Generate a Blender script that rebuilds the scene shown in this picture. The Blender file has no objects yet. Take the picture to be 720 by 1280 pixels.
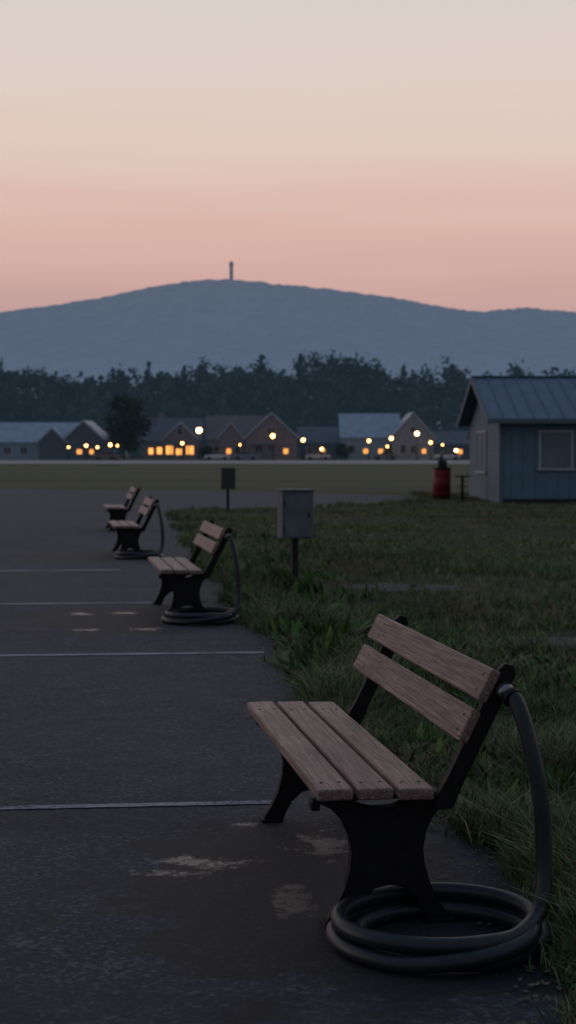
import bpy, bmesh, math, random
import numpy as np
from mathutils import Vector, Matrix
random.seed(7); rng=np.random.default_rng(7)
S=bpy.context.scene
C=S.collection

# ------------------------------------------------------------ node helpers
def new_mat(name):
    m=bpy.data.materials.new(name); m.use_nodes=True
    nt=m.node_tree; nt.nodes.clear()
    out=nt.nodes.new('ShaderNodeOutputMaterial'); b=nt.nodes.new('ShaderNodeBsdfPrincipled')
    nt.links.new(b.outputs[0],out.inputs[0]); return m,nt,b
def L(nt,a,b): nt.links.new(a,b)
def noise(nt,vec,scale,detail=4,rough=.55,dist=0):
    n=nt.nodes.new('ShaderNodeTexNoise'); n.inputs['Scale'].default_value=scale
    n.inputs['Detail'].default_value=detail; n.inputs['Roughness'].default_value=rough; n.inputs['Distortion'].default_value=dist
    if vec is not None: L(nt,vec,n.inputs['Vector'])
    return n.outputs['Fac']
def ramp(nt,fac,stops,interp='LINEAR'):
    r=nt.nodes.new('ShaderNodeValToRGB'); r.color_ramp.interpolation=interp; e=r.color_ramp.elements
    while len(e)<len(stops): e.new(.5)
    for i,(p,c) in enumerate(stops):
        e[i].position=p; e[i].color=(c[0],c[1],c[2],1) if not isinstance(c,(int,float)) else (c,c,c,1)
    L(nt,fac,r.inputs[0]); return r.outputs[0]
def mixc(nt,f,a,b,mode='MIX'):
    m=nt.nodes.new('ShaderNodeMix'); m.data_type='RGBA'; m.blend_type=mode
    for s,v in ((m.inputs[0],f),(m.inputs[6],a),(m.inputs[7],b)):
        if isinstance(v,(int,float)): s.default_value=v
        elif isinstance(v,tuple): s.default_value=(v[0],v[1],v[2],1)
        else: L(nt,v,s)
    return m.outputs[2]
def mth(nt,op,a,b=None,c=None,clamp=False):
    m=nt.nodes.new('ShaderNodeMath'); m.operation=op; m.use_clamp=clamp
    for i,v in enumerate((a,b,c)):
        if v is None: continue
        if isinstance(v,(int,float)): m.inputs[i].default_value=v
        else: L(nt,v,m.inputs[i])
    return m.outputs[0]
def objco(nt): return nt.nodes.new('ShaderNodeTexCoord').outputs['Object']
def mapping(nt,vec,scale=(1,1,1),loc=(0,0,0)):
    m=nt.nodes.new('ShaderNodeMapping'); m.inputs['Scale'].default_value=scale; m.inputs['Location'].default_value=loc
    L(nt,vec,m.inputs['Vector']); return m.outputs[0]
def bump(nt,b,h,strength=.3,dist=.01):
    n=nt.nodes.new('ShaderNodeBump'); n.inputs['Strength'].default_value=strength; n.inputs['Distance'].default_value=dist
    L(nt,h,n.inputs['Height']); L(nt,n.outputs[0],b.inputs['Normal'])
def simple(name,col,rough=.6,metal=0,var=.25,scale=6,spec=.5,emis=None):
    m,nt,b=new_mat(name); co=objco(nt)
    f=noise(nt,co,scale,6,.6)
    c=ramp(nt,f,[(.3,tuple(x*(1-var) for x in col)),(.7,tuple(min(1,x*(1+var)) for x in col))])
    L(nt,c,b.inputs['Base Color']); b.inputs['Roughness'].default_value=rough; b.inputs['Metallic'].default_value=metal
    b.inputs['Specular IOR Level'].default_value=spec
    if emis:
        b.inputs['Emission Color'].default_value=(*emis,1); b.inputs['Emission Strength'].default_value=1
    return m
def glow(name,col,s):
    m,nt,b=new_mat(name); b.inputs['Base Color'].default_value=(*col,1)
    b.inputs['Emission Color'].default_value=(*col,1); b.inputs['Emission Strength'].default_value=s; return m

# ------------------------------------------------------------ mesh helpers
def obj(name,me,mat=None,parent=None,loc=(0,0,0),rot=(0,0,0)):
    o=bpy.data.objects.new(name,me); C.objects.link(o); o.location=loc; o.rotation_euler=rot
    if mat is not None and len(me.materials)==0: me.materials.append(mat)
    if parent: o.parent=parent
    return o
def empty(name,loc=(0,0,0),rz=0):
    e=bpy.data.objects.new(name,None); C.objects.link(e); e.location=loc; e.rotation_euler=(0,0,rz); e.empty_display_size=.2; return e
def pmesh(name,v,f):
    me=bpy.data.meshes.new(name); me.from_pydata(v,[],f); me.update(); return me
def boxmesh(name,size,bev=0,seg=2):
    bm=bmesh.new(); bmesh.ops.create_cube(bm,size=1)
    bmesh.ops.scale(bm,vec=size,verts=bm.verts)
    if bev>0: bmesh.ops.bevel(bm,geom=bm.edges[:],offset=bev,segments=seg,affect='EDGES',profile=.6)
    me=bpy.data.meshes.new(name); bm.to_mesh(me); bm.free(); return me
def box(name,c,size,mat,parent=None,bev=0,rot=(0,0,0)):
    return obj(name,boxmesh(name,size,bev),mat,parent,c,rot)
def cyl(name,c,r,h,mat,parent=None,r2=None,seg=20,rot=(0,0,0),bev=0):
    bm=bmesh.new(); bmesh.ops.create_cone(bm,cap_ends=True,segments=seg,radius1=r,radius2=r if r2 is None else r2,depth=h)
    if bev: bmesh.ops.bevel(bm,geom=[e for e in bm.edges if abs(e.verts[0].co.z-e.verts[1].co.z)<1e-5],offset=bev,segments=2,affect='EDGES')
    for f in bm.faces:
        if abs(f.normal.z)<.9: f.smooth=True
    me=bpy.data.meshes.new(name); bm.to_mesh(me); bm.free(); return obj(name,me,mat,parent,c,rot)
def ball(name,c,r,mat,parent=None,sub=2):
    bm=bmesh.new(); bmesh.ops.create_icosphere(bm,subdivisions=sub,radius=r)
    for f in bm.faces: f.smooth=True
    me=bpy.data.meshes.new(name); bm.to_mesh(me); bm.free(); return obj(name,me,mat,parent,c)
def extrude_profile(name,pts,thick,bev=.004):
    bm=bmesh.new(); vs=[bm.verts.new((p[0],-thick/2,p[1])) for p in pts]
    f=bm.faces.new(vs); r=bmesh.ops.extrude_face_region(bm,geom=[f])
    bmesh.ops.translate(bm,vec=(0,thick,0),verts=[g for g in r['geom'] if isinstance(g,bmesh.types.BMVert)])
    bmesh.ops.recalc_face_normals(bm,faces=bm.faces)
    if bev:
        ed=[e for e in bm.edges if abs(e.verts[0].co.y-e.verts[1].co.y)<1e-6]
        bmesh.ops.bevel(bm,geom=ed,offset=bev,segments=2,affect='EDGES')
    me=bpy.data.meshes.new(name); bm.to_mesh(me); bm.free(); return me
def quads_mesh(name,V,Q):
    me=bpy.data.meshes.new(name); V=np.asarray(V,dtype=np.float32); Q=np.asarray(Q,dtype=np.int32)
    me.vertices.add(len(V)); me.vertices.foreach_set('co',V.ravel())
    me.loops.add(len(Q)*4); me.loops.foreach_set('vertex_index',Q.ravel())
    me.polygons.add(len(Q)); me.polygons.foreach_set('loop_start',np.arange(0,len(Q)*4,4,dtype=np.int32))
    me.update(calc_edges=True); me.validate(); return me
def catmull(P,n=10):
    P=[Vector(p) for p in P]; P=[P[0]*2-P[1]]+P+[P[-1]*2-P[-2]]; out=[]
    for i in range(1,len(P)-2):
        a,b,c,d=P[i-1:i+3]
        for k in range(n):
            t=k/n; out.append(.5*((2*b)+(c-a)*t+(2*a-5*b+4*c-d)*t*t+(3*b-a-3*c+d)*t**3))
    out.append(P[-2]); return out
def tube(name,P,r,mat,parent=None,res=5):
    cu=bpy.data.curves.new(name,'CURVE'); cu.dimensions='3D'; cu.bevel_depth=r; cu.bevel_resolution=res; cu.use_fill_caps=True
    sp=cu.splines.new('POLY'); sp.points.add(len(P)-1)
    for i,p in enumerate(P): sp.points[i].co=(p[0],p[1],p[2],1)
    sp.use_smooth=True
    o=bpy.data.objects.new(name,cu); C.objects.link(o); cu.materials.append(mat)
    if parent: o.parent=parent
    return o

# ------------------------------------------------------------ materials
def mat_wood():
    m,nt,b=new_mat('weathered_wood'); co=objco(nt)
    oi=nt.nodes.new('ShaderNodeObjectInfo')
    off=nt.nodes.new('ShaderNodeVectorMath'); off.operation='MULTIPLY_ADD'
    L(nt,co,off.inputs[0]); off.inputs[1].default_value=(1,1,1)
    cmb=nt.nodes.new('ShaderNodeCombineXYZ'); r=mth(nt,'MULTIPLY',oi.outputs['Random'],37.0)
    for i in range(3): L(nt,r,cmb.inputs[i])
    L(nt,cmb.outputs[0],off.inputs[2]); v=off.outputs[0]
    g=noise(nt,mapping(nt,v,(1,.045,1)),75,9,.75,.9)
    g2=noise(nt,mapping(nt,v,(1,.018,1)),190,5,.65,.3)
    blot=noise(nt,v,5,6,.7)
    c=ramp(nt,g,[(.34,(.060,.034,.030)),(.46,(.255,.150,.128)),(.66,(.52,.355,.310))])
    c=mixc(nt,mth(nt,'MULTIPLY',ramp(nt,g2,[(.40,1),(.52,0)]),.80),c,(.065,.038,.034))
    c=mixc(nt,mth(nt,'MULTIPLY',ramp(nt,blot,[(.4,1),(.62,0)]),.50),c,(.145,.092,.080))
    L(nt,c,b.inputs['Base Color']); b.inputs['Roughness'].default_value=.5
    bump(nt,b,mth(nt,'ADD',g,g2),.9,.006); return m
WOOD=mat_wood()
IRON=simple('black_cast_iron',(.007,.007,.009),.6,0,.4,30,.22)
STEEL=simple('galvanised_steel',(.22,.23,.25),.35,.9,.2,20)
RUBBER=simple('hose_rubber',(.012,.017,.023),.45,0,.4,14,.4)
BOXG=simple('box_grey_paint',(.115,.135,.155),.6,0,.25,5,.3)
DARKM=simple('dark_metal',(.018,.019,.023),.55,0,.3,9,.3)
REDP=simple('red_paint',(.17,.012,.016),.5,0,.3,6,.3)

def mat_asphalt():
    m,nt,b=new_mat('asphalt'); co=objco(nt)
    big=noise(nt,co,.55,5,.6); mid=noise(nt,co,4,6,.7); fine=noise(nt,co,48,6,.9)
    streak=noise(nt,mapping(nt,co,(.25,1.2,1)),1.3,6,.65)
    vs=nt.nodes.new('ShaderNodeTexVoronoi'); vs.inputs['Scale'].default_value=70; L(nt,co,vs.inputs['Vector'])
    vsep=nt.nodes.new('ShaderNodeSeparateColor'); L(nt,vs.outputs['Color'],vsep.inputs[0])
    c=ramp(nt,fine,[(.36,(.007,.008,.012)),(.50,(.038,.043,.056)),(.64,(.105,.115,.140))])
    c=mixc(nt,mth(nt,'MULTIPLY',ramp(nt,vsep.outputs[0],[(.75,0),(.95,1)]),.7),c,(.16,.172,.205))
    c=mixc(nt,mth(nt,'MULTIPLY',ramp(nt,mid,[(.35,1),(.62,0)]),.55),c,(.018,.021,.028))
    c=mixc(nt,mth(nt,'MULTIPLY',ramp(nt,big,[(.4,0),(.65,1)]),.45),c,(.062,.070,.090))
    c=mixc(nt,mth(nt,'MULTIPLY',ramp(nt,streak,[(.34,1),(.46,0)]),.45),c,(.016,.018,.024))
    vo=nt.nodes.new('ShaderNodeTexVoronoi'); vo.feature='DISTANCE_TO_EDGE'; vo.inputs['Scale'].default_value=.33
    wv=nt.nodes.new('ShaderNodeVectorMath'); wv.operation='MULTIPLY_ADD'
    nz=nt.nodes.new('ShaderNodeTexNoise'); nz.inputs['Scale'].default_value=2.2; nz.inputs['Detail'].default_value=6; L(nt,co,nz.inputs['Vector'])
    L(nt,nz.outputs['Color'],wv.inputs[0]); wv.inputs[1].default_value=(.7,.7,.7); L(nt,co,wv.inputs[2]); L(nt,wv.outputs[0],vo.inputs['Vector'])
    crack=ramp(nt,vo.outputs['Distance'],[(0,1),(.006,0)])
    c=mixc(nt,mth(nt,'MULTIPLY',crack,.35),c,(.008,.008,.009))
    wob=noise(nt,co,9,6,.75); wob2=noise(nt,co,2.5,5,.65)
    def spot(cx,cy,rx,ry,w,amp,soft):
        v=mapping(nt,co,(1/rx,1/ry,0),(-cx/rx,-cy/ry,0))
        ln=nt.nodes.new('ShaderNodeVectorMath'); ln.operation='LENGTH'; L(nt,v,ln.inputs[0])
        d=mth(nt,'ADD',ln.outputs['Value'],mth(nt,'MULTIPLY',mth(nt,'SUBTRACT',w,.5),amp))
        return ramp(nt,d,[(max(0,.8-soft),1),(.8+.02,0)])
    def mx(a,b_): return mth(nt,'MAXIMUM',a,b_)
    pud=None
    for (cx,cy,rx,ry) in [(-.30,4.90,.17,.09),(-.42,4.77,.14,.07),(.13,5.12,.14,.18),(-.18,5.42,.08,.05),(.00,4.5,.08,.2),
                          (-1.86,12.55,.14,.15),(-1.48,12.6,.14,.13),(-1.15,11.45,.17,.13),(-1.62,11.4,.13,.09)]:
        s=spot(cx,cy,rx,ry,wob,5.2,.5); pud=s if pud is None else mx(pud,s)
    wet=None
    for (cx,cy,rx,ry) in [(-.05,4.75,.85,.85),(.3,4.1,1.0,.7),(-1.45,12,1.1,1.3),(-2.9,19.3,1.2,1.5)]:
        s=spot(cx,cy,rx,ry,wob2,2.4,.2); wet=s if wet is None else mx(wet,s)
    c=mixc(nt,mth(nt,'MULTIPLY',wet,.78),c,(.006,.006,.008))
    L(nt,c,b.inputs['Base Color'])
    r=mth(nt,'SUBTRACT',.80,mth(nt,'MULTIPLY',wet,.10)); r=mth(nt,'SUBTRACT',r,mth(nt,'MULTIPLY',pud,.50)); r=mth(nt,'MAXIMUM',r,.20)
    L(nt,r,b.inputs['Roughness'])
    L(nt,mth(nt,'ADD',.34,mth(nt,'MULTIPLY',pud,.30)),b.inputs['Specular IOR Level'])
    h=mth(nt,'MULTIPLY',mth(nt,'ADD',mth(nt,'ADD',fine,mth(nt,'MULTIPLY',vsep.outputs[0],.25)),mth(nt,'MULTIPLY',mid,.5)),mth(nt,'SUBTRACT',1,mth(nt,'MULTIPLY',pud,.75)))
    bump(nt,b,h,.8,.012); return m
ASPH=mat_asphalt()

def mat_ground():
    m,nt,b=new_mat('grass_ground'); co=objco(nt)
    a=noise(nt,co,.30,6,.62); bb=noise(nt,co,3,6,.7); f=noise(nt,co,45,5,.85)
    str_=noise(nt,mapping(nt,co,(.02,.12,1)),1,5,.6)
    c=ramp(nt,bb,[(.3,(.030,.036,.020)),(.5,(.070,.078,.042)),(.72,(.13,.125,.078))])
    c=mixc(nt,ramp(nt,a,[(.46,0),(.60,.75)]),c,(.125,.092,.070))
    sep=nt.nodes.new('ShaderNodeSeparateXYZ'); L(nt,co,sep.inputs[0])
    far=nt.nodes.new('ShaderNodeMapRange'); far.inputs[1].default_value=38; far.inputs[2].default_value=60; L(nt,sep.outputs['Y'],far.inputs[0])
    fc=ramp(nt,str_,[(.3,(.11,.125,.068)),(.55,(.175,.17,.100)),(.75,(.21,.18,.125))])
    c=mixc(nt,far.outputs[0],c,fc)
    c=mixc(nt,mth(nt,'MULTIPLY',ramp(nt,f,[(.4,1),(.6,0)]),.6),c,(.022,.024,.016))
    L(nt,c,b.inputs['Base Color']); b.inputs['Roughness'].default_value=.95; b.inputs['Specular IOR Level'].default_value=.1
    bump(nt,b,mth(nt,'ADD',f,bb),.7,.04); return m
GROUND=mat_ground()

def mat_grass():
    m,nt,b=new_mat('grass_blades'); g=nt.nodes.new('ShaderNodeNewGeometry')
    c=ramp(nt,g.outputs['Random Per Island'],[(0,(.055,.110,.042)),(.45,(.120,.190,.075)),(.78,(.20,.24,.105)),(.9,(.29,.25,.15)),(1,(.40,.33,.22))])
    n=noise(nt,g.outputs['Position'],.45,6,.7)
    c=mixc(nt,ramp(nt,n,[(.50,0),(.58,.8)]),c,(.19,.145,.098))
    n2=noise(nt,g.outputs['Position'],1.3,4,.6)
    c=mixc(nt,ramp(nt,n2,[(.38,.65),(.52,0)]),c,(.045,.085,.040))
    L(nt,c,b.inputs['Base Color']); b.inputs['Roughness'].default_value=.7; b.inputs['Specular IOR Level'].default_value=.15
    return m
GRASS=mat_grass()
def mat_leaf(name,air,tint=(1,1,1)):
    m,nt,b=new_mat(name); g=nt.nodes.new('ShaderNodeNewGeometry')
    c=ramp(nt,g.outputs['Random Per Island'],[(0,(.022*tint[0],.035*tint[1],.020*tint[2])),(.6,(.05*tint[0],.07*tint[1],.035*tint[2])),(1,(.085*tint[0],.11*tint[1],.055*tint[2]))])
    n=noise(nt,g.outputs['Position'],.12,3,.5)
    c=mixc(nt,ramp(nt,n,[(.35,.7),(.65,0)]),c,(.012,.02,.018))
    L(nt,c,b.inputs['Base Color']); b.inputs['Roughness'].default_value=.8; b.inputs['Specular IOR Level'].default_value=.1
    b.inputs['Emission Color'].default_value=(*air,1); b.inputs['Emission Strength'].default_value=1  # airlight painted in as constant emission; foliage itself is no light source
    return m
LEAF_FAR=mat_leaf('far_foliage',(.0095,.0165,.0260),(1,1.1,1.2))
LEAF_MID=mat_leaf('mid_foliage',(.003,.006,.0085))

# ------------------------------------------------------------ world
w=bpy.data.worlds.new('World'); S.world=w; w.use_nodes=True; nt=w.node_tree; nt.nodes.clear()
out=nt.nodes.new('ShaderNodeOutputWorld'); bg=nt.nodes.new('ShaderNodeBackground'); bg2=nt.nodes.new('ShaderNodeBackground'); add=nt.nodes.new('ShaderNodeAddShader')
tc=nt.nodes.new('ShaderNodeTexCoord'); sep=nt.nodes.new('ShaderNodeSeparateXYZ'); L(nt,tc.outputs['Generated'],sep.inputs[0])
band=noise(nt,mapping(nt,tc.outputs['Generated'],(1.2,1.2,18)),2.4,5,.5,.4)
z=mth(nt,'ADD',sep.outputs['Z'],mth(nt,'MULTIPLY',mth(nt,'SUBTRACT',band,.5),.05))
sky=ramp(nt,z,[(0,(.36,.25,.28)),(.07,(.48,.31,.32)),(.110,(.60,.375,.345)),(.155,(.70,.455,.395)),(.205,(.745,.575,.500)),(.26,(.73,.625,.570)),(.33,(.685,.615,.59)),(.46,(.35,.39,.46)),(1,(.13,.20,.33))])
az=nt.nodes.new('ShaderNodeMapRange'); az.inputs[1].default_value=-.7; az.inputs[2].default_value=.75; az.inputs[3].default_value=.45; az.inputs[4].default_value=1; L(nt,sep.outputs['Y'],az.inputs[0])
bl=nt.nodes.new('ShaderNodeMapRange'); bl.inputs[1].default_value=-.5; bl.inputs[2].default_value=.6; bl.inputs[3].default_value=1; bl.inputs[4].default_value=0; L(nt,sep.outputs['Y'],bl.inputs[0])
sky2=mixc(nt,mth(nt,'MULTIPLY',bl.outputs[0],.65),sky,(.33,.41,.54))
L(nt,sky2,bg.inputs[0]); L(nt,az.outputs[0],bg.inputs[1])
ns=nt.nodes.new('ShaderNodeTexSky'); ns.sky_type='NISHITA'; ns.sun_disc=False; ns.sun_elevation=math.radians(3); ns.sun_rotation=math.radians(-70)
L(nt,ns.outputs[0],bg2.inputs[0]); bg2.inputs[1].default_value=.004
L(nt,bg.outputs[0],add.inputs[0]); L(nt,bg2.outputs[0],add.inputs[1]); L(nt,add.outputs[0],out.inputs[0])

sun=bpy.data.lights.new('sun','SUN'); sun.energy=.16; sun.angle=math.radians(16); sun.color=(1,.78,.72)
so=bpy.data.objects.new('sun',sun); C.objects.link(so)
A_=math.radians(-78); E_=math.radians(9)
d=Vector((math.sin(A_)*math.cos(E_),math.cos(A_)*math.cos(E_),math.sin(E_)))
so.rotation_euler=d.to_track_quat('Z','Y').to_euler()

# ------------------------------------------------------------ camera
cam=bpy.data.cameras.new('camera'); co_=bpy.data.objects.new('camera',cam); C.objects.link(co_)
co_.location=(0,0,1.45); co_.rotation_euler=(math.radians(90-2.44),0,0)
cam.sensor_fit='VERTICAL'; cam.sensor_height=36; cam.lens=49.5; cam.clip_end=20000; cam.clip_start=.05
cam.dof.use_dof=True; cam.dof.focus_distance=4.8; cam.dof.aperture_fstop=4.5
S.camera=co_
S.view_settings.view_transform='Standard'; S.view_settings.look='None'; S.view_settings.exposure=0

# ------------------------------------------------------------ ground sheets
def sheet(name,pts,z,mat):
    bm=bmesh.new(); f=bm.faces.new([bm.verts.new((p[0],p[1],z)) for p in pts]); 
    bmesh.ops.triangulate(bm,faces=[f]); bmesh.ops.recalc_face_normals(bm,faces=bm.faces)
    me=bpy.data.meshes.new(name); bm.to_mesh(me); bm.free()
    return obj(name,me,mat)
G=9000
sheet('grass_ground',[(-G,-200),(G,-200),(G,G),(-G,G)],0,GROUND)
def wobE(y): return .075*np.sin(y*1.3+.5)*np.clip(y/8,.4,1)+.045*np.sin(y*3.1)+.025*np.sin(y*7.7+1)+.015*np.sin(y*15.1+2)
yy_=np.arange(-2,33,.07)
base_ctrl=[(1.5,-2),(1.05,2),(.84,4.15),(.70,5.15),(.20,8.1),(-.10,10.2),(-.38,12.4),(-1.1,18),(-2.5,30),(-2.75,33)]
ex_=np.interp(yy_,[p[1] for p in base_ctrl],[p[0] for p in base_ctrl])+wobE(yy_)
EY=np.concatenate([yy_,[34.2,35.2,36.2,37.5,39.2,41.5,44.5]]); EX=np.concatenate([ex_,[-2.6,-2.0,-.8,1,2.6,3.7,4.3]])
def edgeX(y): return float(np.interp(y,EY,EX))
ed=[(float(x)+random.uniform(-.022,.022),float(y)) for x,y in zip(EX,EY)]
ed+=[(3.6,47),(1.5,49.5),(-2,51.5),(-8,54),(-30,60),(-80,70),(-80,-2)]
sheet('asphalt_pavement',ed,.004,ASPH)
def mat_paint():
    m,nt,b=new_mat('worn_road_paint'); co=objco(nt)
    f=noise(nt,co,45,7,.8); f2=noise(nt,co,2.5,5,.6)
    k=mth(nt,'ADD',mth(nt,'MULTIPLY',f,.6),mth(nt,'MULTIPLY',f2,.4))
    c=ramp(nt,k,[(.41,(.05,.053,.062)),(.49,(.25,.26,.29)),(.62,(.42,.43,.47))])
    L(nt,c,b.inputs['Base Color']); b.inputs['Roughness'].default_value=.8; b.inputs['Specular IOR Level'].default_value=.3; return m
PAINT=mat_paint()
for (xe,ye,wd) in [(.02,5.76,.055),(-.17,10.1,.09),(-1.3,13.45,.10),(-2.05,17.2,.12)]:
    x0=-14; sl=-.085; n=200; top=[];bot=[]
    for i in range(n+1):
        x=x0+(xe-x0)*i/n; yy=ye-sl*(x-xe)
        top.append((x,yy+wd/2+random.uniform(-.004,.004))); bot.append((x,yy-wd/2+random.uniform(-.004,.004)))
    V=[(a[0],a[1],.008) for a in bot]+[(a[0],a[1],.008) for a in top]
    obj('painted_line',pmesh('painted_line',V,[(i,i+1,n+2+i,n+1+i) for i in range(n)]),PAINT)
RUN=simple('pale_concrete',(.27,.26,.27),.85,0,.15,.05)
sheet('runway',[(-300,165),(300,165),(300,235),(-300,235)],.06,RUN)
GRAV=simple('gravel',(.075,.075,.082),.95,0,.6,25,.15)
def blob(name,cx,cy,rx,ry,z,mat,n=60):
    ph=[random.uniform(0,6.3) for _ in range(4)]
    pts=[]
    for i in range(n):
        a=2*math.pi*i/n; r=1+.18*math.sin(2*a+ph[0])+.12*math.sin(5*a+ph[1])+.09*math.sin(11*a+ph[2])
        pts.append((cx+rx*r*math.cos(a),cy+ry*r*math.sin(a)))
    return sheet(name,pts,z,mat)
PATCH=[(1.25,15.0,.55,.50),(2.35,10.7,.7,.32)]
for p in PATCH: blob('gravel_path',*p,.004,GRAV)

# ------------------------------------------------------------ grass
def vnoise(x,y,s,seed):
    r=np.random.default_rng(seed); T=r.random((256,256)); X=x*s+1000; Y=y*s+1000
    xi=np.floor(X).astype(int); yi=np.floor(Y).astype(int); fx=X-xi; fy=Y-yi; fx=fx*fx*(3-2*fx); fy=fy*fy*(3-2*fy)
    g=lambda a,b:T[a%256,b%256]
    return (g(xi,yi)*(1-fx)+g(xi+1,yi)*fx)*(1-fy)+(g(xi,yi+1)*(1-fx)+g(xi+1,yi+1)*fx)*fy
def blades(n,y0,y1,h0,h1,wd):
    Y=y0+(y1-y0)*rng.random(n)**1.15
    ex=np.interp(Y,EY,EX)
    spill=(vnoise(ex,Y,1.7,21)-.30)*.26+(vnoise(ex,Y,5.1,22)-.4)*.16
    X=ex-np.clip(spill,0,.19)*rng.random(n)+(.235*Y+1.0-ex)*rng.random(n)**1.25+rng.normal(0,.02,n)
    gs=.085*(1+Y*.06); cxn=np.round(X/gs)*gs+ (vnoise(X,Y,9,31)-.5)*gs; cyn=np.round(Y/gs)*gs+(vnoise(X,Y,9,32)-.5)*gs
    pull=.55*rng.random(n); X=X*(1-pull)+cxn*pull; Y=Y*(1-pull)+cyn*pull
    dn=vnoise(X,Y,.8,3)*.45+vnoise(X,Y,2.6,4)*.35+vnoise(X,Y,7,5)*.2
    de=X-ex
    bare=vnoise(X,Y*.6,.55,41)*.7+vnoise(X,Y,2.1,42)*.3
    keep=((dn>.32+.26*rng.random(n))&((bare<.60)|(rng.random(n)<.22)))|((de<.55)&(de>-.05)&(rng.random(n)<.75))
    for cx,cy,rx,ry in PATCH: keep&=~((((X-cx)/rx)**2+((Y-cy)/ry)**2<1.2)&(rng.random(n)<.80))
    keep&=~((X>5.9)&(Y>39.8)&(Y<46.6))
    X,Y,dn,de=X[keep],Y[keep],dn[keep],de[keep]; n=len(X)
    tall=np.clip((vnoise(X,Y,1.4,8)-.33)*2.4,0,1)
    hh=(h0+(h1-h0)*rng.random(n)**2.0)*(.35+.75*dn)*(1+(1.8*tall)*np.exp(-((de-.28)/.40)**2)+.3*tall)
    hh=np.where(de<.0,hh*.7,hh)
    a=rng.random(n)*2*np.pi; lean=(.15+rng.random(n)*1.0)*hh; la=rng.random(n)*2*np.pi
    ww=wd*(.5+.9*rng.random(n))
    wx=np.cos(a)*ww*.5; wy=np.sin(a)*ww*.5
    lx=np.cos(la)*lean; ly=np.sin(la)*lean
    V=np.zeros((n,6,3))
    for k,(t,ws,lz) in enumerate([(0,1,0),(.6,.85,.35),(1,.08,1)]):
        V[:,2*k,0]=X-wx*ws+lx*lz; V[:,2*k,1]=Y-wy*ws+ly*lz; V[:,2*k,2]=hh*t*(1-.2*lz)
        V[:,2*k+1,0]=X+wx*ws+lx*lz; V[:,2*k+1,1]=Y+wy*ws+ly*lz; V[:,2*k+1,2]=hh*t*(1-.2*lz)
    b=np.arange(n)[:,None]*6
    Q=np.concatenate([b+np.array([0,1,3,2]),b+np.array([2,3,5,4])],0)
    return V.reshape(-1,3),Q
parts=[blades(135000,2.6,9,.04,.18,.0055),blades(135000,8.5,20,.04,.16,.009),blades(110000,19,49,.03,.11,.018)]
Vs=[];Qs=[];o_=0
for V,Q in parts: Vs.append(V);Qs.append(Q+o_);o_+=len(V)
obj('grass',quads_mesh('grass',np.concatenate(Vs),np.concatenate(Qs)),GRASS)

def weed(name,x,y,r,h,n):
    V=[];Q=[]
    for i in range(n):
        a=random.uniform(0,6.28); el=random.uniform(.25,1.35); ln=random.uniform(.5,1)*h; wd=ln*random.uniform(.12,.24)
        bx=x+random.gauss(0,r*.35); by=y+random.gauss(0,r*.35)
        dx,dy=math.cos(a),math.sin(a); px,py=-dy,dx
        for k,(t,wf) in enumerate([(0,.15),(.35,.9),(.7,.8),(1,.05)]):
            z=ln*t*math.sin(el)-ln*.35*t*t*math.cos(el)*.6; rr=ln*t*math.cos(el)
            z=max(z,.005)
            for s in(-1,1): V.append((bx+dx*rr+px*wd*.5*wf*s,by+dy*rr+py*wd*.5*wf*s,z+(0.0 if s<0 else .004)))
        b=len(V)-8
        Q+=[(b,b+1,b+3,b+2),(b+2,b+3,b+5,b+4),(b+4,b+5,b+7,b+6)]
    return V,Q
WV=[];WQ=[]
for i in range(380):
    q=random.random()
    yy=random.uniform(3.2,9) if q<.35 else random.uniform(8,24); xx=edgeX(yy)+.0+abs(random.gauss(0,.45))*(1+yy*.06)
    hb=random.uniform(.07,.20)*(1.7 if 8.5<yy<17 and xx-edgeX(yy)<.9 else 1)
    V,Q=weed('w',xx,yy,.14,hb,random.randint(12,30)); o_=len(WV); WV+=V; WQ+=[tuple(a+o_ for a in q) for q in Q]
WEED=mat_leaf('weed_leaves',(0,0,0),(2.0,2.5,1.5))
obj('weeds',quads_mesh('weeds',WV,WQ),WEED)

V=[];Q=[]
for i in range(3200):
    yy=random.uniform(2.8,16); xx=edgeX(yy)-random.gauss(.0,.15); s=random.uniform(.005,.018); a=random.uniform(0,6.3)
    b=len(V)
    for k in range(4):
        V.append((xx+s*math.cos(a+k*1.57)*(1 if k%2 else .55),yy+s*math.sin(a+k*1.57)*(1 if k%2 else .55),.0085+random.uniform(0,.008)))
    Q.append((b,b+1,b+2,b+3))
obj('leaf_litter',quads_mesh('leaf_litter',V,Q),simple('dry_leaf',(.11,.08,.055),.9,0,.6,3))

# ------------------------------------------------------------ benches
LEN=1.51
seat_slat=boxmesh('seat_slat',(.108,LEN,.036),.010,4); back_slat=boxmesh('back_slat',(.032,LEN-.02,.106),.009,4)
for me in (seat_slat,back_slat): me.materials.append(WOOD)
leg_pts=[(.035,0),(.115,0),(.125,.03),(.15,.075),(.19,.112),(.235,.122),(.28,.112),(.32,.075),(.345,.03),(.355,0),(.435,0),(.428,.02),(.395,.06),(.366,.12),(.348,.18),(.343,.23),(.352,.28),(.372,.325),(.40,.36),(.415,.402),
 (.315,.402),(.29,.378),(.25,.364),(.19,.360),(.14,.372),(.11,.402),(.012,.402),(.010,.385),(.05,.365),(.085,.33),(.108,.28),(.118,.23),(.114,.18),(.098,.12),(.070,.06),(.045,.025)]
leg_me=extrude_profile('leg_frame',leg_pts,.050,.006); leg_me.materials.append(IRON)
bar_pts=[(.362,.355),(.425,.36),(.46,.44),(.54,.60),(.622,.765),(.616,.792),(.590,.800),(.570,.782),(.49,.62),(.413,.465),(.375,.40)]
bar_me=extrude_profile('back_support',bar_pts,.036,.004); bar_me.materials.append(IRON)
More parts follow.
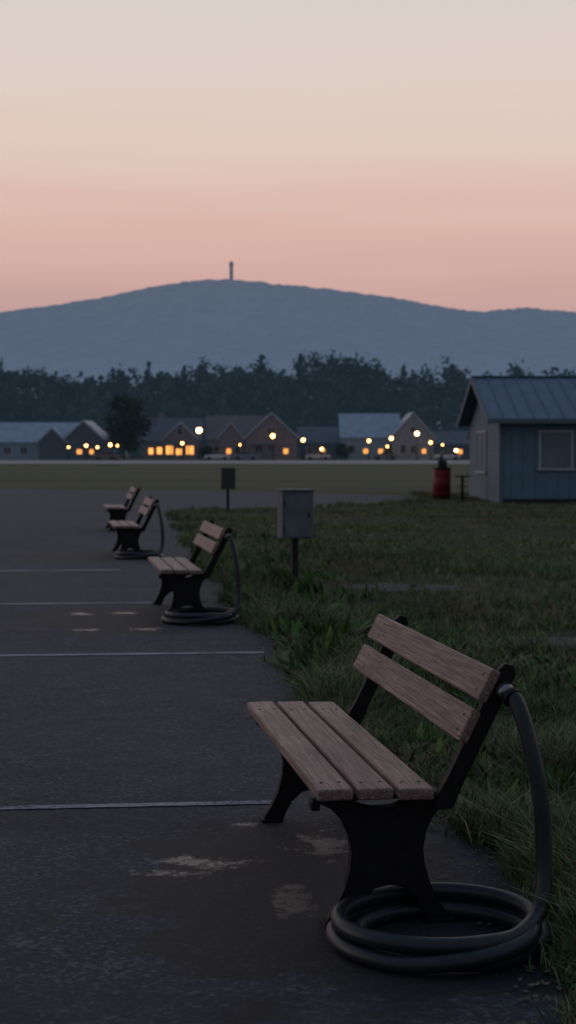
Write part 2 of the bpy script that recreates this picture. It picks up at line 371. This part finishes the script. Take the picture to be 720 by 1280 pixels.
rail_me=boxmesh('seat_rail',(.37,.028,.018),.003); rail_me.materials.append(IRON)
foot_me=boxmesh('foot_pad',(.085,.075,.014),.005); foot_me.materials.append(IRON)
def bolt_mesh():
    bm=bmesh.new(); bmesh.ops.create_uvsphere(bm,u_segments=10,v_segments=6,radius=.0055); bmesh.ops.scale(bm,vec=(1,1,.4),verts=bm.verts)
    me=bpy.data.meshes.new('bolt'); bm.to_mesh(me); bm.free(); me.materials.append(DARKM); return me
bolt_me=bolt_mesh()
lean=math.atan(.5)
def bench(x,y,rz):
    e=empty('park_bench',(x,y,.004),rz)
    for i,vx in enumerate((.054,.179,.304)):
        obj('seat_slat_%d'%(i+1),seat_slat,None,e,(vx,LEN/2+(.006 if i==1 else 0),.4225-(.004*i)),(0,math.radians(1.0*i-.5),0))
        for yy in(.09,1.33):
            for dx in(-.028,.028): obj('bolt',bolt_me,None,e,(vx+dx,yy,.4412-.004*i))
    for i,zc in enumerate((.613,.735)):
        vx=.43+(zc-.565)*.5+.0165
        obj('back_slat_%d'%(i+1),back_slat,None,e,(vx,LEN/2,zc),(0,lean,0))
        for yy in(.06,1.34):
            for dz in(-.025,.025):
                obj('bolt',bolt_me,None,e,(vx-.0158*math.cos(lean)+dz*math.sin(lean),yy,zc+.0158*math.sin(lean)+dz*math.cos(lean)),(0,lean-math.pi/2,0))
    for yy in(.09,1.33):
        obj('leg_frame',leg_me,None,e,(0,yy,0)); obj('seat_rail',rail_me,None,e,(.205,yy,.394))
        for fx in(.072,.398): obj('foot_pad',foot_me,None,e,(fx,yy,.007))
    for yy in(.045,1.34): obj('back_support',bar_me,None,e,(0,yy+.0,0))
    box('stretcher',(.235,.71,.25),(.028,1.2,.028),IRON,e,.004)
    box('front_lug',(.006,.09,.375),(.028,.05,.03),IRON,e,.006)
    return e
def hose(x,y,rz,seed=0,r=.0245):
    e=empty('water_hose',(x,y,.004),rz)
    P=[(.585,.005,.712),(.604,-.03,.690),(.624,-.07,.605),(.642,-.10,.50),(.654,-.115,.39),(.658,-.125,.28),(.652,-.145,.175),(.617,-.20,.105)]
    cx,cy=.338,-.105; a=-52; k=0; total=360*2.95
    while k<=total:
        t=k/360
        if t<1: q=.96; zz=.076
        elif t<2: q=1.05-.02*(t-1); zz=.076-.05*min(1,(t-.95)*4)
        else: q=1.03-.24*min(1,(t-2)*1.6); zz=.026+.012*math.sin(t*9)
        zz=max(zz,.0255)
        wob=1+.022*math.sin(k*.021+seed)+.014*math.sin(k*.047+2)
        ang=math.radians(a-k)
        P.append((cx+.30*q*wob*math.cos(ang)+(.02 if t>2 else 0),cy+.262*q*wob*math.sin(ang),zz)); k+=24
    ex,ey,ez=P[-1]
    P.append((ex+.05,ey+.05,.03))
    Pc=catmull(P,6); tube('hose_body',Pc,r,RUBBER,e)
    d0=(Vector(P[1])-Vector(P[0])).normalized()
    f=cyl('top_coupling',Vector(P[0])-d0*.008,r*1.15,.034,STEEL,e,seg=24,bev=.003); f.rotation_euler=d0.to_track_quat('Z','Y').to_euler()
    f=cyl('hose_clamp',Vector(P[0])+d0*.022,r*1.25,.012,IRON,e,seg=24); f.rotation_euler=d0.to_track_quat('Z','Y').to_euler()
    d1=(Vector(Pc[-1])-Vector(Pc[-3])).normalized()
    f=cyl('end_coupling',Vector(Pc[-1])+d1*.02,r*1.1,.06,STEEL,e,seg=24,bev=.003); f.rotation_euler=d1.to_track_quat('Z','Y').to_euler()
    box('bracket',(.580,.035,.70),(.02,.06,.025),IRON,e,.003)
    return e
RZ=math.radians(9.8)
for i,(x,y,h) in enumerate([(.09,4.15,1),(-1.09,12.0,1),(-2.38,19.2,1),(-3.30,25.6,0)]):
    bench(x,y,RZ)
    if h: hose(x,y,RZ,i*3)

# ------------------------------------------------------------ utility boxes
def ubox(x,y,rz,M):
    e=empty('utility_box',(x,y,0),rz)
    box('post',(0,.03,.29),(.066,.066,.60),DARKM,e,.004)
    box('base_plate',(0,.03,.008),(.16,.16,.014),DARKM,e,.003)
    box('cabinet',(0,0,.80),(.335,.22,.49),M,e,.012)
    box('lid',(0,-.004,1.056),(.355,.245,.022),M,e,.006)
    box('door',(0,-.1135,.79),(.29,.008,.43),M,e,.003)
    box('latch',(.115,-.121,.80),(.02,.012,.05),DARKM,e,.002)
    for dz in(-.13,.13): box('hinge',(-.147,-.119,.79+dz),(.014,.012,.06),DARKM,e,.002)
ubox(.075,14.6,math.radians(14),BOXG); ubox(-1.45,34,math.radians(10),simple('box_dark_paint',(.04,.05,.058),.6,0,.2,5,.3))

# ------------------------------------------------------------ shed
def mat_siding(name,col,axis,sc):
    m,nt,b=new_mat(name); co=objco(nt); sp=nt.nodes.new('ShaderNodeSeparateXYZ'); L(nt,co,sp.inputs[0])
    fr=mth(nt,'FRACT',mth(nt,'MULTIPLY',sp.outputs[axis],sc))
    line=ramp(nt,fr,[(0,.45),(.06,1),(.94,1),(1,.7)])
    n=noise(nt,co,2.5,6,.65)
    c=ramp(nt,n,[(.3,tuple(v*.8 for v in col)),(.7,tuple(v*1.12 for v in col))])
    c=mixc(nt,1.0,c,line,'MULTIPLY'); L(nt,c,b.inputs['Base Color']); b.inputs['Roughness'].default_value=.7; b.inputs['Specular IOR Level'].default_value=.25
    bump(nt,b,fr,.5,.02); return m
SID_F=mat_siding('front_siding',(.115,.20,.265),'X',3.0); SID_G=mat_siding('gable_siding',(.155,.205,.25),'Z',6)
TRIM=simple('white_trim',(.38,.41,.45),.5,0,.08,4); TRIMD=simple('grey_trim',(.11,.15,.19),.6,0,.08,4,.3); ROOFM=simple('metal_roof',(.10,.155,.22),.6,0,.18,1.5,.25)
GLASS=simple('window_glass',(.14,.18,.23),.35,0,.2,2,.3)
sh=empty('wooden_shed',(6,40,0))
W_,D_=6.2,6.5; ez=2.42; rz_=3.66
obj('front_wall',pmesh('fw',[(0,0,0),(W_,0,0),(W_,0,ez),(0,0,ez),(0,.12,0),(W_,.12,0),(W_,.12,ez),(0,.12,ez)],[(0,1,2,3),(7,6,5,4),(0,3,7,4),(1,5,6,2),(3,2,6,7)]),SID_F,sh)
for gx,nm in((-.003,'gable_wall'),(W_-.117,'gable_wall_far')):
    P=[(0,0),(D_,0),(D_,ez),(D_/2,rz_),(0,ez)]
    V=[(gx,p[0]+.003,p[1]) for p in P]+[(gx+.12,p[0]+.003,p[1]) for p in P]
    F=[(4,3,2,1,0),(5,6,7,8,9)]+[(i,(i+1)%5,(i+1)%5+5,i+5) for i in range(5)]
    obj(nm,pmesh(nm,V,F),SID_G,sh)
box('back_wall',(W_/2,D_-.06,ez/2),(W_-.3,.12,ez),SID_F,sh)
sl=math.atan2(rz_-ez,D_/2); run=(D_/2+.42)/math.cos(sl)
for s,nm in((1,'roof_front'),(-1,'roof_rear')):
    yc=D_/2-s*(D_/2+.42)/2; zc=rz_+.06-(D_/2+.42)/2*math.tan(sl)
    box(nm,(W_/2,yc,zc),(W_+.75,run,.05),ROOFM,sh,.004,(s*sl,0,0))
    for i in range(17):
        box('roof_seam',(-.33+i*(W_+.66)/16,yc,zc+.045),(.03,run,.035),ROOFM,sh,0,(s*sl,0,0))
    for xx in(-.385,W_+.385):
        box('barge_board',(xx,yc,zc-.06),(.03,run,.17),TRIMD,sh,.003,(s*sl,0,0))
box('ridge_cap',(W_/2,D_/2,rz_+.10),(W_+.8,.26,.03),ROOFM,sh,.006)
box('fascia',(W_/2,-.43,ez-.10),(W_+.74,.025,.14),TRIMD,sh,.003)
box('corner_trim',(.05,-.012,ez/2-.02),(.10,.03,ez-.06),TRIMD,sh,.003)
box('footing',(W_/2,.01,.06),(W_,.06,.12),DARKM,sh,.003)
def window(par,x,y,z,w_,h_,axis,panes=1):
    def bx(n,a,bz,sa,sz,dep,mat,off):
        if axis=='y': box(n,(x+a,y-off,z+bz),(sa,dep,sz),mat,par,.004)
        else: box(n,(x-off,y+a,z+bz),(dep,sa,sz),mat,par,.004)
    bx('window_glass',0,0,w_-.06,h_-.06,.02,GLASS,.012)
    bx('window_frame_top',0,h_/2,w_+.1,.06,.06,TRIM,.03); bx('window_frame_bottom',0,-h_/2,w_+.14,.06,.09,TRIM,.04)
    bx('window_frame_side',-w_/2,0,.06,h_-.062,.055,TRIM,.028); bx('window_frame_side',w_/2,0,.06,h_-.062,.055,TRIM,.028)
    for i in range(1,panes): bx('window_mullion',-w_/2+i*w_/panes,0,.07,h_-.062,.05,TRIM,.026)
window(sh,1.60,0,1.50,.92,1.08,'y'); window(sh,4.4,0,1.50,.92,1.08,'y')
window(sh,-.003,3.5,1.45,2.1,1.25,'x',2)

e=empty('red_fuel_drum',(4.65,42.6,0))
cyl('drum',(0,0,.48),.27,.94,REDP,e,bev=.02,seg=28)
for zz in(.2,.48,.76): cyl('hoop',(0,0,zz),.283,.03,REDP,e,seg=28,bev=.008)
cyl('lid',(0,0,.965),.285,.05,DARKM,e,seg=28,bev=.01); cyl('foot',(0,0,.02),.285,.04,DARKM,e,seg=28)
box('pump_body',(.02,0,1.09),(.26,.2,.2),DARKM,e,.02); cyl('pump_stem',(.0,0,1.28),.035,.25,DARKM,e)
box('pump_handle',(.08,0,1.40),(.22,.04,.04),DARKM,e,.008)
e=empty('side_table',(5.1,41.2,0))
box('table_top',(0,0,.74),(.42,.42,.05),DARKM,e,.01); cyl('stem',(0,0,.38),.045,.68,DARKM,e); cyl('base',(0,0,.02),.18,.04,DARKM,e,bev=.01)
box('shelf',(0,0,.45),(.3,.3,.03),DARKM,e,.005)

# ------------------------------------------------------------ houses
HZ=(.009,.014,.021)  # painted distance haze: faint emission for far house and car materials
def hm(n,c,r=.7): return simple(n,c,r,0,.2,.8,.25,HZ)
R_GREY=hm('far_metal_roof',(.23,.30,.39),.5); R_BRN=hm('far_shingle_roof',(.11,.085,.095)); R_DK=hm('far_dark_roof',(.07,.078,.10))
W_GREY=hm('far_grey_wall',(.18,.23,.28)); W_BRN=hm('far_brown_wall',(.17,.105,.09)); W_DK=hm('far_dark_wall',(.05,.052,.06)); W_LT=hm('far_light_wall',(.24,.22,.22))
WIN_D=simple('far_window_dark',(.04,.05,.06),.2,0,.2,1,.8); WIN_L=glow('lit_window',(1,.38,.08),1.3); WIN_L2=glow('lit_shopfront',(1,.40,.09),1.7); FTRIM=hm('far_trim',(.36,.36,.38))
def house(name,x0,x1,y0,dep,ez,rz,axis,wall,roof,wins=(),gables=(),chim=None,porch=None):
    e=empty(name,((x0+x1)/2,y0,0)); w=x1-x0; hw=w/2
    def block(nm,a0,a1,b0,b1,ez,rz,axis,wall,roof,ov=.5):
        if axis=='x': prof=[(b0,0),(b1,0),(b1,ez),((b0+b1)/2,rz),(b0,ez)]; mk=lambda t,p:(t,p[0],p[1]); t0,t1=a0,a1
        else: prof=[(a0,0),(a1,0),(a1,ez),((a0+a1)/2,rz),(a0,ez)]; mk=lambda t,p:(p[0],t,p[1]); t0,t1=b0,b1
        V=[mk(t0,p) for p in prof]+[mk(t1,p) for p in prof]
        F=[(0,1,2,3,4),(9,8,7,6,5)]+[(i,i+5,(i+1)%5+5,(i+1)%5) for i in range(5)]
        obj(nm+'_walls',pmesh(nm,V,F),wall,e)
        c=(prof[3][0]); h=(prof[1][0]-prof[0][0])/2; s=(rz-ez)/h
        for sg in(-1,1):
            ex=c+sg*(h+ov); A=[(c,rz+.1),(ex,rz+.1-s*(h+ov))]
            V=[];
            for t in(t0-ov,t1+ov):
                for p in A: V.append(mk(t,p)); V.append(mk(t,(p[0],p[1]+.22)))
            F=[(0,1,3,2),(4,6,7,5),(1,5,7,3),(0,2,6,4),(0,4,5,1),(2,3,7,6)]
            me=pmesh(nm+'_roof',V,F); bm=bmesh.new(); bm.from_mesh(me); bmesh.ops.recalc_face_normals(bm,faces=bm.faces); bm.to_mesh(me); bm.free()
            obj(nm+'_roof',me,roof,e)
            if axis=='y':
                V=[];
                for t in(t0-ov-.10,t0-ov-.01):
                    for p in A: V.append(mk(t,(p[0],p[1]-.08))); V.append(mk(t,(p[0],p[1]+.26)))
                me=pmesh(nm+'_barge',V,F); bm=bmesh.new(); bm.from_mesh(me); bmesh.ops.recalc_face_normals(bm,faces=bm.faces); bm.to_mesh(me); bm.free()
                obj(nm+'_barge_board',me,FTRIM,e)
    block('main',-hw,hw,0,dep,ez,rz,axis,wall,roof)
    for g in gables:
        ga,gb,gz,gr,gd=g[:5]; block('gable',ga-(x0+x1)/2,gb-(x0+x1)/2,-gd,dep/2,gz,gr,'y',g[5] if len(g)>5 else wall,roof,.4)
    for (wx,wz,ww,wh,lit,off) in wins:
        X=wx-(x0+x1)/2
        box('window_lit' if lit else 'window',(X,-off-.02,wz),(ww,.04,wh),(WIN_L2 if lit==2 else WIN_L) if lit else WIN_D,e)
        for sx in(-1,1): box('window_trim',(X+sx*(ww/2+.06),-off-.05,wz),(.12,.1,wh+.2),FTRIM,e)
        for sz in(-1,1): box('window_trim',(X,-off-.052,wz+sz*(wh/2+.05)),(ww+.24,.1,.1),FTRIM,e)
        if ww>1.15: box('window_bar',(X,-off-.06,wz),(.09,.06,wh),FTRIM,e)
    if porch:
        a,b,off=porch; cxp=(a+b)/2-(x0+x1)/2
        box('porch_roof',(cxp,-off-1.1,3.05),(b-a+.4,2.3,.14),roof,e,.02,(math.radians(8),0,0))
        for i in range(5): box('porch_post',(a-(x0+x1)/2+(b-a)*i/4,-off-2.0,1.4),(.14,.14,2.8),W_DK,e)
    if chim: box('chimney',(chim[0]-(x0+x1)/2,dep/2+.6,rz+.2),(.9,.9,2.2),W_BRN,e,.05)
    return e
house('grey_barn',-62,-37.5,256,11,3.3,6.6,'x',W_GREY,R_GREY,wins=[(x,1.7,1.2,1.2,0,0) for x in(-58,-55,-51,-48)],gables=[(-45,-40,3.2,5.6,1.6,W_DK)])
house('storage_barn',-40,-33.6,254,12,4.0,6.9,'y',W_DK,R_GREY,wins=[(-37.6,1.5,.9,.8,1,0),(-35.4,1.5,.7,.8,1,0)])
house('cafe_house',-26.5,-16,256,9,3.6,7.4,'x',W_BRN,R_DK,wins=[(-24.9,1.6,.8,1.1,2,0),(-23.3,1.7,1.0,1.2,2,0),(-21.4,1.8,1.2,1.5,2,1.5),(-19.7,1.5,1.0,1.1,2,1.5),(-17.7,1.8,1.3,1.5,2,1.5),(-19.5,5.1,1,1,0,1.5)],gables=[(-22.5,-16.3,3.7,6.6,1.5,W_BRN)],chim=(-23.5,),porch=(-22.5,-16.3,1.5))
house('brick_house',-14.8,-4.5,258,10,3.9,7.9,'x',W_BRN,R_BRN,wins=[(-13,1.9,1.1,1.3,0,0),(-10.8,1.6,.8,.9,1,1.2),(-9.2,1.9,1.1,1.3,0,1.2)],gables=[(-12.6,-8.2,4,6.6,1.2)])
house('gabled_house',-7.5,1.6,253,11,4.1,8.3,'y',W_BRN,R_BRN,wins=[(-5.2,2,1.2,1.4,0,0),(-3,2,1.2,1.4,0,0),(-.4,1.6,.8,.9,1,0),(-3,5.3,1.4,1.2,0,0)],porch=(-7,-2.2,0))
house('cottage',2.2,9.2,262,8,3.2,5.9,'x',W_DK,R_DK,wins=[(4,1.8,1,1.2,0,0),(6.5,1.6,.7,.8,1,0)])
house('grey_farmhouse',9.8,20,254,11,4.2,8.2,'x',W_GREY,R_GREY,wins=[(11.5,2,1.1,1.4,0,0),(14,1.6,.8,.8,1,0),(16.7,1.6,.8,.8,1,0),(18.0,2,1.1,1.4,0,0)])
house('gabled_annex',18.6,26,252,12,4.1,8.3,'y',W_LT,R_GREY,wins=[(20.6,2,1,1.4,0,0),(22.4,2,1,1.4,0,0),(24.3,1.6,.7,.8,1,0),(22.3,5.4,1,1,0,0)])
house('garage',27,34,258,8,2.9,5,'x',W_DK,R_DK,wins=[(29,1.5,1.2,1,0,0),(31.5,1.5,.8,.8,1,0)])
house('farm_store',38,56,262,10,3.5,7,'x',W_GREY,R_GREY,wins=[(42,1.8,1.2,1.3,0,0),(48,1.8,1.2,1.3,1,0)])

LAMP=glow('lamp_globe',(1,.46,.14),12); LAMPW=glow('lamp_globe_pale',(1,.60,.27),13)
def lamp(px,py,Y,r=.24,mat=LAMP):
    X=(px-360)/1760*Y; Z=1.45-(py-565)/1760*Y
    e=empty('street_lamp',(X,Y,0)); cyl('post',(0,0,Z/2-.1),.09,Z-.2,DARKM,e,r2=.05,seg=10); cyl('base',(0,0,.15),.16,.3,DARKM,e,seg=10)
    cyl('hood',(0,0,Z+r*1.0),r*1.25,.12,DARKM,e,r2=r*.4,seg=14); ball('globe',(0,0,Z),r,mat,e)
lamps=[(249,538,236,.46,LAMPW),(341,545,240,.36,LAMP),(379,550,242,.32,LAMP),(521,542,240,.36,LAMPW),(489,548,240,.32,LAMP),(402,561,236,.25,LAMP),(461,551,240,.28,LAMP),
 (538,553,238,.25,LAMP),(570,563,230,.27,LAMPW),(108,557,238,.25,LAMP),(138,556,238,.27,LAMP),(122,559,246,.20,LAMP),(228,554,244,.25,LAMP),(86,559,246,.18,LAMP),(300,556,248,.16,LAMP),(553,556,250,.18,LAMP),(147,557,246,.18,LAMP),(484,558,244,.2,LAMP)]
for l in lamps: lamp(*l)

TYRE=simple('tyre',(.02,.02,.02),.8)
def car(x,y,col,flip=1):
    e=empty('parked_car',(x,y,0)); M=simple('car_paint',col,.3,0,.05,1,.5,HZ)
    body=[(-2.15,.35),(-2.2,.75),(-2.0,.92),(-1.1,1.0),(-.5,1.05),(1.6,1.05),(2.1,.95),(2.2,.7),(2.15,.35)]
    cab=[(-1.05,1.0),(-.45,1.42),(.2,1.5),(1.1,1.45),(1.75,1.04)]
    obj('body',extrude_profile('body',[(flip*p[0],p[1]) for p in body],1.75,.08),M,e)
    obj('cabin_glass',extrude_profile('cabin',[(flip*p[0],p[1]) for p in cab],1.45,.05),WIN_D,e)
    box('roof',(flip*.35,0,1.49),(1.5,1.35,.06),M,e,.02)
    for wx in(-1.35,1.35):
        for wy in(-.82,.82): cyl('wheel',(wx,wy,.33),.33,.22,TYRE,e,rot=(math.pi/2,0,0))
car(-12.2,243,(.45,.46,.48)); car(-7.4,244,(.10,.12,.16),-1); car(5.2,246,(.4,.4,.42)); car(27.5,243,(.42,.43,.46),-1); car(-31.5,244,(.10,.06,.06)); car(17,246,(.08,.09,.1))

# ------------------------------------------------------------ trees
def tree(V,Q,x,y,h,r,kind,leaf,nl,lo=.30):
    def stick(p0,p1,r0,r1):
        p0=np.array(p0);p1=np.array(p1); b=len(V); n=6
        for (p,rr) in((p0,r0),(p1,r1)):
            for k in range(n):
                a=2*math.pi*k/n; V.append((p[0]+rr*math.cos(a),p[1]+rr*math.sin(a),p[2]))
        for k in range(n): Q.append((b+k,b+(k+1)%n,b+n+(k+1)%n,b+n+k))
    stick((x,y,0),(x,y,h*.75),h*.018,h*.006)
    lobes=[]
    if kind=='c':
        nL=14
        for i in range(nL):
            t=i/(nL-1); zz=h*(.12+.86*t); rr=r*.78*(1-t)**.9+.35
            lobes.append((x+random.gauss(0,.08*r*(1-t)),y+random.gauss(0,.08*r*(1-t)),zz,rr,max(rr*.55,h*.05)))
    else:
        for i in range(random.randint(10,15)):
            a=random.uniform(0,6.28); t=random.random(); zz=h*(lo+(.86-lo)*t); ro=r*.60*math.sqrt(max(0,1-(abs(t-.4)/.72)**2))*random.uniform(.3,1)
            rr=r*random.uniform(.30,.50)
            cx,cy=x+ro*math.cos(a),y+ro*math.sin(a); lobes.append((cx,cy,zz,rr,rr*random.uniform(.6,.95)))
            stick((x,y,h*random.uniform(.25,.5)),(cx,cy,zz),h*.008,h*.003)
        lobes.append((x,y,h*.84,r*.42,h*.14)); lobes.append((x,y,h*.6,r*.62,h*.24))
    wt=np.array([l[3]**1.6 for l in lobes]); wt/=wt.sum()
    for i,l in enumerate(lobes):
        n=int(nl*wt[i])+8
        d=rng.normal(size=(n,3)); d/=np.linalg.norm(d,axis=1)[:,None]; rad=rng.random(n)**.45*(1+.16*rng.normal(size=n))
        c=np.array([l[0],l[1],l[2]])+d*rad[:,None]*np.array([l[3],l[3],l[4]])
        u=rng.normal(size=(n,3)); u/=np.linalg.norm(u,axis=1)[:,None]; v=np.cross(u,rng.normal(size=(n,3))); v/=np.linalg.norm(v,axis=1)[:,None]
        s=(leaf*(.4+.9*rng.random(n)))[:,None]
        A=c-u*s*.5-v*s*.25;B=c+u*s*.5-v*s*.35;C_=c+u*s*.4+v*s*.35;D=c-u*s*.4+v*s*.3
        b=len(V); V.extend(np.stack([A,B,C_,D],1).reshape(-1,3).tolist()); Q.extend((b+np.arange(n)[:,None]*4+np.arange(4)).tolist())
def forest(name,rows,mat):
    V=[];Q=[]
    for (Y,x0,x1,step,h0,h1,leaf,nl,lo) in rows:
        x=x0
        while x<x1:
            h=random.uniform(h0,h1)*(1+.07*math.sin(x*.045+Y)+.04*math.sin(x*.13)); k='c' if random.random()<.12 else 'd'
            tree(V,Q,x+random.uniform(-1,1),Y+random.uniform(-6,6),h,h*random.uniform(.24,.32) if k=='d' else h*.22,k,leaf,nl,lo); x+=step*random.uniform(.7,1.3)
    return obj(name,quads_mesh(name,V,Q),mat)
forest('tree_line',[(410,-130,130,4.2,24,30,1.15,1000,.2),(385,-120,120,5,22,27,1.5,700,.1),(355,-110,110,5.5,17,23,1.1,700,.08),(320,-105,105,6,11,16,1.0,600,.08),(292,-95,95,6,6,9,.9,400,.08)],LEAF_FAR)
def single(name,x,y,h,r,nl,leaf,mat):
    V=[];Q=[]; tree(V,Q,0,0,h,r,'d',leaf,nl,.2); return obj(name,quads_mesh(name,V,Q),mat,None,(x,y,0))
single('oak_tree',-28.7,247,11.6,5.4,3000,.6,LEAF_MID)
single('oak_tree',-30.5,262,9,4.5,1800,.6,LEAF_MID)
single('oak_tree',36,250,9,4.3,1800,.6,LEAF_MID)
single('shrub',9.6,251,3.2,2.0,700,.35,LEAF_MID); single('shrub',-14.5,250,2.6,1.8,600,.35,LEAF_MID); single('shrub',35,246,3,2,600,.35,LEAF_MID)

# ------------------------------------------------------------ mountain
Y0=4000.
cp=[(-1500,500),(-700,455),(-300,425),(0,392),(60,384),(130,373),(200,358),(250,351),(290,349),(330,354),(400,361),(480,371),(560,386),(598,391),(630,387),(660,385),(700,389),(740,394),(900,420),(1400,455),(2200,500)]
cx_=np.array([(p[0]-360)/1760*Y0 for p in cp]); cz_=np.array([(565-p[1])/1760*Y0 for p in cp])
xs=np.arange(-4000,4001,8.); ys=np.concatenate([np.linspace(2500,3900,60),np.linspace(3920,4080,9),np.linspace(4150,5200,12)])
H=np.interp(xs,cx_,cz_); ker=np.hanning(17); ker/=ker.sum(); H=np.convolve(np.pad(H,8,mode='edge'),ker,'valid')
XX,YY=np.meshgrid(xs,ys)
t=np.clip((YY-2500)/(Y0-2500),0,1); front=t*t*(3-2*t); tb=np.clip((5200-YY)/(5200-Y0),0,1)
sp=vnoise(XX,YY,1/420,11)*.6+vnoise(XX,YY,1/170,12)*.2
ZZ=H[None,:]*np.minimum(front,tb)*(1-.38*sp*np.sin(np.pi*np.clip(t,0,1))) + (vnoise(XX,YY,1/13,14)-.5)*7+(vnoise(XX,YY,1/40,15)-.5)*4-8*(t<.02)
ny,nx=XX.shape; V=np.stack([XX,YY,ZZ],-1).reshape(-1,3); idx=np.arange(ny*nx).reshape(ny,nx)
Q=np.stack([idx[:-1,:-1],idx[:-1,1:],idx[1:,1:],idx[1:,:-1]],-1).reshape(-1,4)
m,nt,b=new_mat('hazy_forested_hill'); co=objco(nt)
n=noise(nt,co,.025,7,.75); n2=noise(nt,co,.004,4,.6)
c=ramp(nt,n,[(.35,(.02,.030,.032)),(.65,(.095,.115,.115))]); c=mixc(nt,mth(nt,'MULTIPLY',n2,.5),c,(.03,.042,.048)); L(nt,c,b.inputs['Base Color'])
b.inputs['Roughness'].default_value=1; b.inputs['Specular IOR Level'].default_value=0
sp_=nt.nodes.new('ShaderNodeSeparateXYZ'); L(nt,co,sp_.inputs[0])
hz=ramp(nt,mth(nt,'DIVIDE',sp_.outputs['Z'],500.0),[(0,(.088,.122,.185)),(.5,(.080,.110,.166)),(1,(.087,.112,.160))])  # aerial haze painted as emission, tinted by height on the hill
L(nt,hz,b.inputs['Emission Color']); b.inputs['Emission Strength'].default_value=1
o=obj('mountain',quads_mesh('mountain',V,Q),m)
for p in o.data.polygons: p.use_smooth=True
TW=simple('tower_concrete',(.12,.12,.13),.8,0,.1,.1,.3,(.055,.065,.09))  # last colour is emission that paints haze over the tower
e=empty('observation_tower',(-160,Y0,(565-352)/1760*Y0-6))
cyl('shaft',(0,0,27),5.5,58,TW,e,r2=4.8,seg=16); cyl('gallery',(0,0,52),6.4,9,TW,e,seg=16); cyl('cap',(0,0,58.5),5,4,TW,e,r2=3,seg=16)
